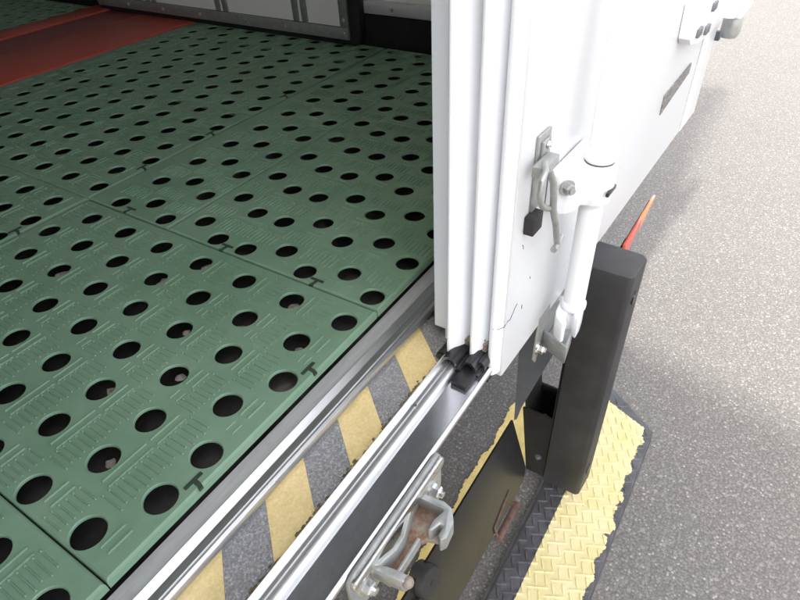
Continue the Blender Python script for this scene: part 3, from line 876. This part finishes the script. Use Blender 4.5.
# ---------------------------------------------------------------- drainage floor of interlocking tiles
PX, PY = 0.0717, 0.1080                        # hole pitch
HR = 0.0207
PATTERN = 'UDDUDUD'
EDGE_D, EDGE_U = 0.0312, 0.0675
TX, TY = 7 * PX, 7 * PY
tile_cache = {}
def tile_mesh(cols, nrows, width, depth, rot, pat, m0, eD, eU):
    key = (tuple(cols), nrows, round(width, 4), round(depth, 4), rot, pat, m0, eD, eU)
    if key in tile_cache: return tile_cache[key]
    bm = bmesh.new()
    gap = 0.0009
    W0, W1, D0, D1 = gap, width - gap, gap, depth - gap
    ch = 0.0032
    thick = 0.0140
    SEG = 24
    n = len(cols)
    xs = [m0 + PX * i for i in range(n)]
    bx = [W0 + ch] + [(xs[i] + xs[i + 1]) / 2 for i in range(n - 1)] + [W1 - ch]
    for ci, k in enumerate(cols):
        typ = pat[k]
        y0 = eD if typ == 'D' else eU
        ys = [y0 + PY * j for j in range(nrows)]
        ys = [y for y in ys if y + HR + 0.008 < depth]
        by = [D0 + ch] + [(ys[j] + ys[j + 1]) / 2 for j in range(len(ys) - 1)] + [D1 - ch]
        for j, yc in enumerate(ys):
            xa, xb2, ya, yb2 = bx[ci], bx[ci + 1], by[j], by[j + 1]
            xc = xs[ci]
            outer, rim, wall, bot = [], [], [], []
            for s in range(SEG):
                a = 2 * math.pi * s / SEG
                c_, s_ = math.cos(a), math.sin(a)
                tt = min(((xb2 - xc) / c_ if c_ > 1e-9 else 9e9), ((xa - xc) / c_ if c_ < -1e-9 else 9e9),
                         ((yb2 - yc) / s_ if s_ > 1e-9 else 9e9), ((ya - yc) / s_ if s_ < -1e-9 else 9e9))
                outer.append(bm.verts.new((xc + c_ * tt, yc + s_ * tt, 0)))
                rim.append(bm.verts.new((xc + c_ * (HR + 0.0012), yc + s_ * (HR + 0.0012), 0)))
                wall.append(bm.verts.new((xc + c_ * HR, yc + s_ * HR, -0.0014)))
                bot.append(bm.verts.new((xc + c_ * HR * 0.99, yc + s_ * HR * 0.99, -0.0042)))
            corners = {}
            for s in range(SEG):
                s2 = (s + 1) % SEG
                o1, o2 = outer[s].co, outer[s2].co
                poly = [rim[s], outer[s]]
                # add the cell corner when the two rim rays leave through different sides
                if abs(o1.x - o2.x) > 1e-7 and abs(o1.y - o2.y) > 1e-7:
                    a = 2 * math.pi * (s + 0.5) / SEG
                    poly.append(bm.verts.new((xb2 if math.cos(a) > 0 else xa, yb2 if math.sin(a) > 0 else ya, 0)))
                poly += [outer[s2], rim[s2]]
                bm.faces.new(poly)
                bm.faces.new((rim[s], rim[s2], wall[s2], wall[s]))
                bm.faces.new((wall[s], wall[s2], bot[s2], bot[s]))
    # chamfered skirt
    ring = [[(W0 + ch, D0 + ch, 0), (W1 - ch, D0 + ch, 0), (W1 - ch, D1 - ch, 0), (W0 + ch, D1 - ch, 0)],
            [(W0 + 0.0008, D0 + 0.0008, -0.0016), (W1 - 0.0008, D0 + 0.0008, -0.0016), (W1 - 0.0008, D1 - 0.0008, -0.0016), (W0 + 0.0008, D1 - 0.0008, -0.0016)],
            [(W0, D0, -0.004), (W1, D0, -0.004), (W1, D1, -0.004), (W0, D1, -0.004)],
            [(W0, D0, -thick), (W1, D0, -thick), (W1, D1, -thick), (W0, D1, -thick)]]
    rv = [[bm.verts.new(p) for p in r] for r in ring]
    for a, b_ in zip(rv, rv[1:]):
        for i in range(4):
            bm.faces.new((a[i], a[(i + 1) % 4], b_[(i + 1) % 4], b_[i]))
    # moulded ribs: long bars towards each hole's front, short bars across, and studs at their ends
    def bar(x0, x1, y0, y1, h=0.0010):
        if x0 < W0 + ch or x1 > W1 - ch or y0 < D0 + 0.019 or y1 > D1 - ch: return
        i_ = min(0.0007, (x1 - x0) * 0.3, (y1 - y0) * 0.3)
        A = [bm.verts.new(p) for p in ((x0, y0, 0), (x1, y0, 0), (x1, y1, 0), (x0, y1, 0))]
        B = [bm.verts.new(p) for p in ((x0 + i_, y0 + i_, h), (x1 - i_, y0 + i_, h), (x1 - i_, y1 - i_, h), (x0 + i_, y1 - i_, h))]
        bm.faces.new(B)
        for q in range(4):
            bm.faces.new((A[q], A[(q + 1) % 4], B[(q + 1) % 4], B[q]))
    for ci, k in enumerate(cols):
        typ = pat[k]
        y0 = eD if typ == 'D' else eU
        for j in range(-1, nrows + 1):
            yc = y0 + PY * j; xc = xs[ci]
            w = 0.0240 if typ == 'D' else 0.0165
            xo = 0.001 if typ == 'D' else 0.012
            for dy in (-0.0290, -0.0420):
                bar(xc + xo - w, xc + xo + w, yc + dy - 0.0013, yc + dy + 0.0013, 0.0018)
            for q in range(8):
                xx = xc - 0.0340 + q * 0.0092
                ya_, yb_ = yc - 0.0830 + (0.004 if q % 2 else 0), yc - 0.0500
                if typ == 'U': ya_, yb_ = yc - 0.0800, yc - 0.0520
                if abs(yb_ - ya_) > 0.01:
                    bar(xx - 0.0012, xx + 0.0012, ya_, yb_, 0.0019)
                    bar(xx - 0.0016, xx + 0.0016, yb_ + 0.0020, yb_ + 0.0052, 0.0022)
            if typ == 'D' and ci and pat[cols[ci - 1]] == 'D':
                for dy in (-0.0290, -0.0420):
                    bar(xc - 0.0480, xc - 0.0285, yc + dy - 0.0012, yc + dy + 0.0012, 0.0017)
            if typ == 'U':
                for q in (0, 1):
                    bar(xc - 0.033, xc - 0.015, yc - 0.031 - q * 0.012, yc - 0.029 - q * 0.012, 0.0010)
    if rot:
        for v in bm.verts:
            x, y = v.co.x, v.co.y
            v.co.x, v.co.y = y, width - x
        bmesh.ops.recalc_face_normals(bm, faces=bm.faces[:])
    else:
        bmesh.ops.recalc_face_normals(bm, faces=bm.faces[:])
    # make top faces look up
    for f in bm.faces:
        if abs(f.normal.z) > 0.9 and f.normal.z < 0: f.normal_flip()
    me = bpy.data.meshes.new('floor_tile')
    bm.to_mesh(me); bm.free()
    me.materials.append(M['green'])
    tile_cache[key] = me
    return me

def tslot_mesh():  # solid T inlay, the cut slot's shade is put into its dark colour
    bm = bmesh.new()
    bar_ = [(-0.0132, 0.0030), (0.0132, 0.0030), (0.0138, 0.0045), (0.0132, 0.0085), (-0.0132, 0.0085), (-0.0138, 0.0045)]
    stem = [(-0.0026, 0.0030), (-0.0030, -0.004), (-0.0055, -0.0108), (0.0008, -0.0108), (0.0030, -0.004), (0.0036, 0.0030)]
    for pts in (bar_, stem):
        add_prism(bm, pts, 2, -0.003, 0.0008)
    me = bpy.data.meshes.new('locking_slot_shade')
    bmesh.ops.recalc_face_normals(bm, faces=bm.faces[:])
    bm.to_mesh(me); bm.free(); me.materials.append(M['slot'])
    return me
TSLOT = tslot_mesh()

front = thing('drain_floor', 'green perforated plastic drainage tiles covering the floor inside the doorway', 'floor mat', (0.59, 0.4356, -0.0225))
back = thing('drain_floor', 'green perforated drainage tiles beyond the red boards at the back', 'floor mat', (1.0, 2.82, -0.0225))
def place(par, x, y, cols, nrows, width, depth, rot=False, slots=(), pat=PATTERN, m0=0.0250, eD=EDGE_D, eU=EDGE_U):
    o = bpy.data.objects.new('floor_tile', tile_mesh(cols, nrows, width, depth, rot, pat, m0, eD, eU))
    sc.collection.objects.link(o)
    o.parent = par
    o.location = Vector((x, y, random.uniform(-0.0008, 0.0))) - Vector(par.location)
    o.rotation_euler = (random.uniform(-0.0012, 0.0012), random.uniform(-0.0012, 0.0012), 0)
    for (sx, sy, ang) in slots:
        s = bpy.data.objects.new('locking_slot_shade', TSLOT); sc.collection.objects.link(s)
        s.parent = o; s.location = (sx, sy, 0.0); s.rotation_euler = (0, 0, ang)
    return o
ALL = list(range(7))
fs_ = [(0.1330, 0.0095, 0), (0.3480, 0.0095, 0)]                                    # slots along a front edge
ls_ = [(0.0095, 0.1358, -math.pi / 2), (0.0095, 0.351, -math.pi / 2)]                 # along a rotated tile's left edge
x0, y0 = 0.0591, 0.4356
place(front, x0, y0, ALL, 7, TX, TY, False, fs_)
place(front, x0 - TX, y0, ALL, 7, TX, TY, False, fs_)
place(front, x0 - TX - 0.2475, y0, [4, 5, 6], 7, 0.2475, TY)
xa = x0 + TX + 0.0012
ROT = dict(eD=0.0252, eU=0.0585)
place(front, xa, y0, ALL, 7, TX, TY, True, ls_, m0=TX - 0.0282 - 6 * PX, **ROT)
yr = y0 + TX + 0.003
place(front, xa, yr, [4, 5, 6], 7, y0 + TY - yr, TY, True, [(0.011, 0.13, -math.pi / 2)], m0=y0 + TY - yr - 0.0330 - 2 * PX, **ROT)
xb3 = xa + TY
wlast = XR - 0.024 - xb3
place(front, xb3, y0, ALL[:int((wlast - 0.03) / PX) + 1], 7, wlast, TY, False, fs_[:1])
y1 = y0 + TY + 0.0065
REV = dict(pat='DUDUDDU', eD=0.0262, eU=0.0600)      # the same tile turned half round
place(front, x0, y1, ALL, 7, TX + 0.002, TY, False, fs_, m0=0.0290, **REV)
place(front, x0 - TX, y1, ALL, 7, TX, TY, False, fs_, m0=0.0290, **REV)
place(front, xa, y1, ALL, 7, TX + 0.004, TY, False, [(0.1546, 0.0095, 0), (0.3697, 0.0095, 0)], m0=0.0470, **REV)
xm = xa + TX + 0.004
wlm = XR - 0.024 - xm - TX
place(front, xm, y1, ALL, 7, TX, TY, False, [(0.15, 0.011, 0)], m0=0.0440, **REV)
place(front, xm + TX, y1, [0, 1], 7, wlm, TY, False, m0=0.0440, **REV)
y2 = y1 + TY
dl = 2.118 - y2
for xx, cc, ww in ((x0, ALL, TX), (x0 - TX, ALL, TX), (xa, ALL, TX), (xm, ALL, TX), (xm + TX, [0, 1], wlm)):
    place(front, xx, y2, cc, 2, ww, dl, m0=0.0290)
y3 = 2.802
for r_ in range(2):
    for c_ in range(4):
        xx = 0.2 + c_ * TX
        ww = min(TX, XR - 0.024 - xx)
        if ww < 0.06: continue
        place(back, xx, y3 + r_ * TY, ALL[:max(1, int((ww - 0.03) / PX) + 1)] if ww < TX else ALL, 7, ww, TY)

# bits of dirt and leaf caught below some of the holes
bm = bmesh.new()
for (hx, hy) in ((3, 1), (4, 2), (5, 0), (5, 1), (5, 3), (6, 1), (6, 3), (4, 5), (2, 2), (1, 1), (2, 4), (3, 4), (6, 5), (0, 3)):
    cx_ = x0 + 0.0250 + PX * hx
    cy_ = y0 + (EDGE_D if PATTERN[hx] == 'D' else EDGE_U) + PY * hy
    a0 = random.uniform(0, 6.28); rr_ = random.uniform(0.007, 0.014)
    ox, oy = random.uniform(-0.010, 0.012), random.uniform(-0.004, 0.014)
    ring_ = [bm.verts.new((cx_ + ox + rr_ * random.uniform(0.6, 1.1) * math.cos(a0 + k * 0.785), cy_ + oy + rr_ * random.uniform(0.6, 1.1) * math.sin(a0 + k * 0.785), -0.019 + random.uniform(-0.002, 0.002))) for k in range(8)]
    top_ = bm.verts.new((cx_ + ox, cy_ + oy, -0.015))
    for k in range(8):
        bm.faces.new((ring_[k], ring_[(k + 1) % 8], top_))
o = link('floor_debris', bm, simple('dry_debris', (0.13, 0.11, 0.095), (0.34, 0.30, 0.265), 150, 0.9)); o['kind'] = 'stuff'; o.parent = front; o.location = -Vector(front.location)

# red boards across the floor between the two green areas
redf = thing('red_floor_boards', 'dull red painted boards lying across the truck floor', 'floor boards', (0.6, 2.46, -0.0225))
def rp(o):
    o.parent = redf; o.location = -Vector(redf.location); return o
rp(box('red_plank', XL + 0.01, XR - 0.03, 2.122, 2.444, -0.022, 0.004, M['red'], None, 0.003))
rp(box('red_plank', XL + 0.01, XR - 0.03, 2.452, 2.664, -0.022, 0.001, M['red_dark'], None, 0.003))
rp(box('red_plank', XL + 0.01, XR - 0.03, 2.672, 2.796, -0.022, 0.006, M['red'], None, 0.003))

# ---------------------------------------------------------------- panel standing against the far wall
bk = thing('partition_panel', 'white panel in a riveted grey metal frame with black rubber edge inside the truck', 'panel', (1.715, 2.0, 0.0))
def bp_(o):
    o.parent = bk; o.location = -Vector(bk.location); return o
BX = 1.69
ya, yb = 1.315, 2.715
def round_rect(y0, y1, z0, z1, r):
    out = []
    for cy, cz, a0 in ((y1 - r, z1 - r, 0), (y0 + r, z1 - r, 90), (y0 + r, z0 + r, 180), (y1 - r, z0 + r, 270)):
        for i in range(6):
            a = math.radians(a0 + 90 * i / 5)
            out.append((cy + r * math.cos(a), cz + r * math.sin(a)))
    return out
bp_(prism('rubber_edge', round_rect(ya - 0.042, yb + 0.03, 0.0025, 1.10, 0.035), 0, BX - 0.002, BX + 0.032, M['rubber'], None, 0.004))
bp_(box('white_sheet', BX - 0.006, BX - 0.0025, ya + 0.036, yb - 0.036, 0.062, 1.02, M['inner_wall'], None))
bp_(box('frame_rail', BX - 0.013, BX - 0.0025, ya, yb, 0.022, 0.060, M['galv'], None, 0.002))
bp_(box('frame_rail', BX - 0.013, BX - 0.0025, ya, yb, 1.022, 1.060, M['galv'], None, 0.002))
bp_(box('frame_stile', BX - 0.013, BX - 0.0025, ya, ya + 0.034, 0.0603, 1.0217, M['galv'], None, 0.002))
bp_(box('frame_stile', BX - 0.013, BX - 0.0025, yb - 0.034, yb, 0.0603, 1.0217, M['galv'], None, 0.002))
for yy in (1.505, 1.545, 1.90, 1.94, 2.32, 2.36):
    bp_(box('frame_bar', BX - 0.014, BX - 0.0062, yy - 0.013, yy + 0.013, 0.064, 1.018, M['galv'], None, 0.003))
rv_ = [(yy, 0.041) for yy in (1.333, 1.60, 1.80, 2.05, 2.27, 2.50, 2.69)] + [(1.332, 0.085), (1.332, 0.30), (2.698, 0.30)]
for (yy, zz) in rv_:
    bm = bmesh.new()
    add_tube(bm, [(BX - 0.013, yy, zz), (BX - 0.015, yy, zz), (BX - 0.0165, yy, zz)], [0.0075, 0.0068, 0.003], 10)
    bp_(link('rivet', bm, M['chrome'], None))

# ---------------------------------------------------------------- ramp of tread rubber on the ground
MT = -0.78
ramp_o = thing('rubber_ramp', 'black tread rubber ramp with flaking yellow paint lying on the asphalt', 'ramp', (0.0, 0.0, GZ))
def mp_(o):
    o.parent = ramp_o; o.location = (0, 0, -GZ); return o
def mat_slab():
    bm = bmesh.new()
    top = [(-0.9, 0.0185), (1.240, 0.0185), (1.336, 0.153), (1.336, 0.217), (-0.9, 0.217)]
    bot = [(-0.9, 0.011), (1.246, 0.011), (1.352, 0.150), (1.352, 0.226), (-0.9, 0.226)]
    A = [bm.verts.new((x, y, MT)) for x, y in top]
    M1 = [bm.verts.new((x * 0.4 + u * 0.6, y * 0.4 + v_ * 0.6, MT - 0.006)) for (x, y), (u, v_) in zip(top, bot)]
    B = [bm.verts.new((x, y, GZ)) for x, y in bot]
    bm.faces.new(A)
    for P_, Q_ in ((A, M1), (M1, B)):
        for i in range(5):
            bm.faces.new((P_[i], P_[(i + 1) % 5], Q_[(i + 1) % 5], Q_[i]))
    return link('tread_mat', bm, M['tread'])
mp_(mat_slab())
mp_(box('mat_rib', -0.9, 1.33, 0.2085, 0.2135, MT - 0.002, MT + 0.003, M['rubber'], None, 0.001))
# raised tread bars, alternating in direction
bm = bmesh.new()
P_ = 0.0208
rowi = 0
for rowi in range(9):
    y = 0.031 + rowi * P_
    k = 0
    x = 0.25 + (0.5 * P_ if rowi % 2 else 0)
    while x < 1.31:
        ok = x < 1.225 + (y - 0.02) * 0.73 and y < 0.203
        if ok:
            ang = math.radians(28) if (k + rowi) % 2 else math.radians(118)
            L_, w_ = 0.0138, 0.0027
            c_, s_ = math.cos(ang), math.sin(ang)
            def Q(u, v_): return (x + u * c_ - v_ * s_, y + u * s_ + v_ * c_)
            h = 0.0022 if y < 0.15 else 0.0038
            lo4 = [Q(-L_, 0), Q(-L_ * 0.6, -w_), Q(L_ * 0.6, -w_), Q(L_, 0), Q(L_ * 0.6, w_), Q(-L_ * 0.6, w_)]
            hi4 = [Q(-L_ * 0.75, 0), Q(-L_ * 0.5, -w_ * 0.4), Q(L_ * 0.5, -w_ * 0.4), Q(L_ * 0.75, 0), Q(L_ * 0.5, w_ * 0.4), Q(-L_ * 0.5, w_ * 0.4)]
            A = [bm.verts.new((px, py, MT)) for px, py in lo4]
            B = [bm.verts.new((px, py, MT + h)) for px, py in hi4]
            bm.faces.new(B)
            for i in range(6):
                bm.faces.new((A[i], A[(i + 1) % 6], B[(i + 1) % 6], B[i]))
        x += P_ ; k += 1
o = mp_(link('tread_bars', bm, M['tread'])); o['kind'] = 'stuff'

bpy.context.view_layer.update()
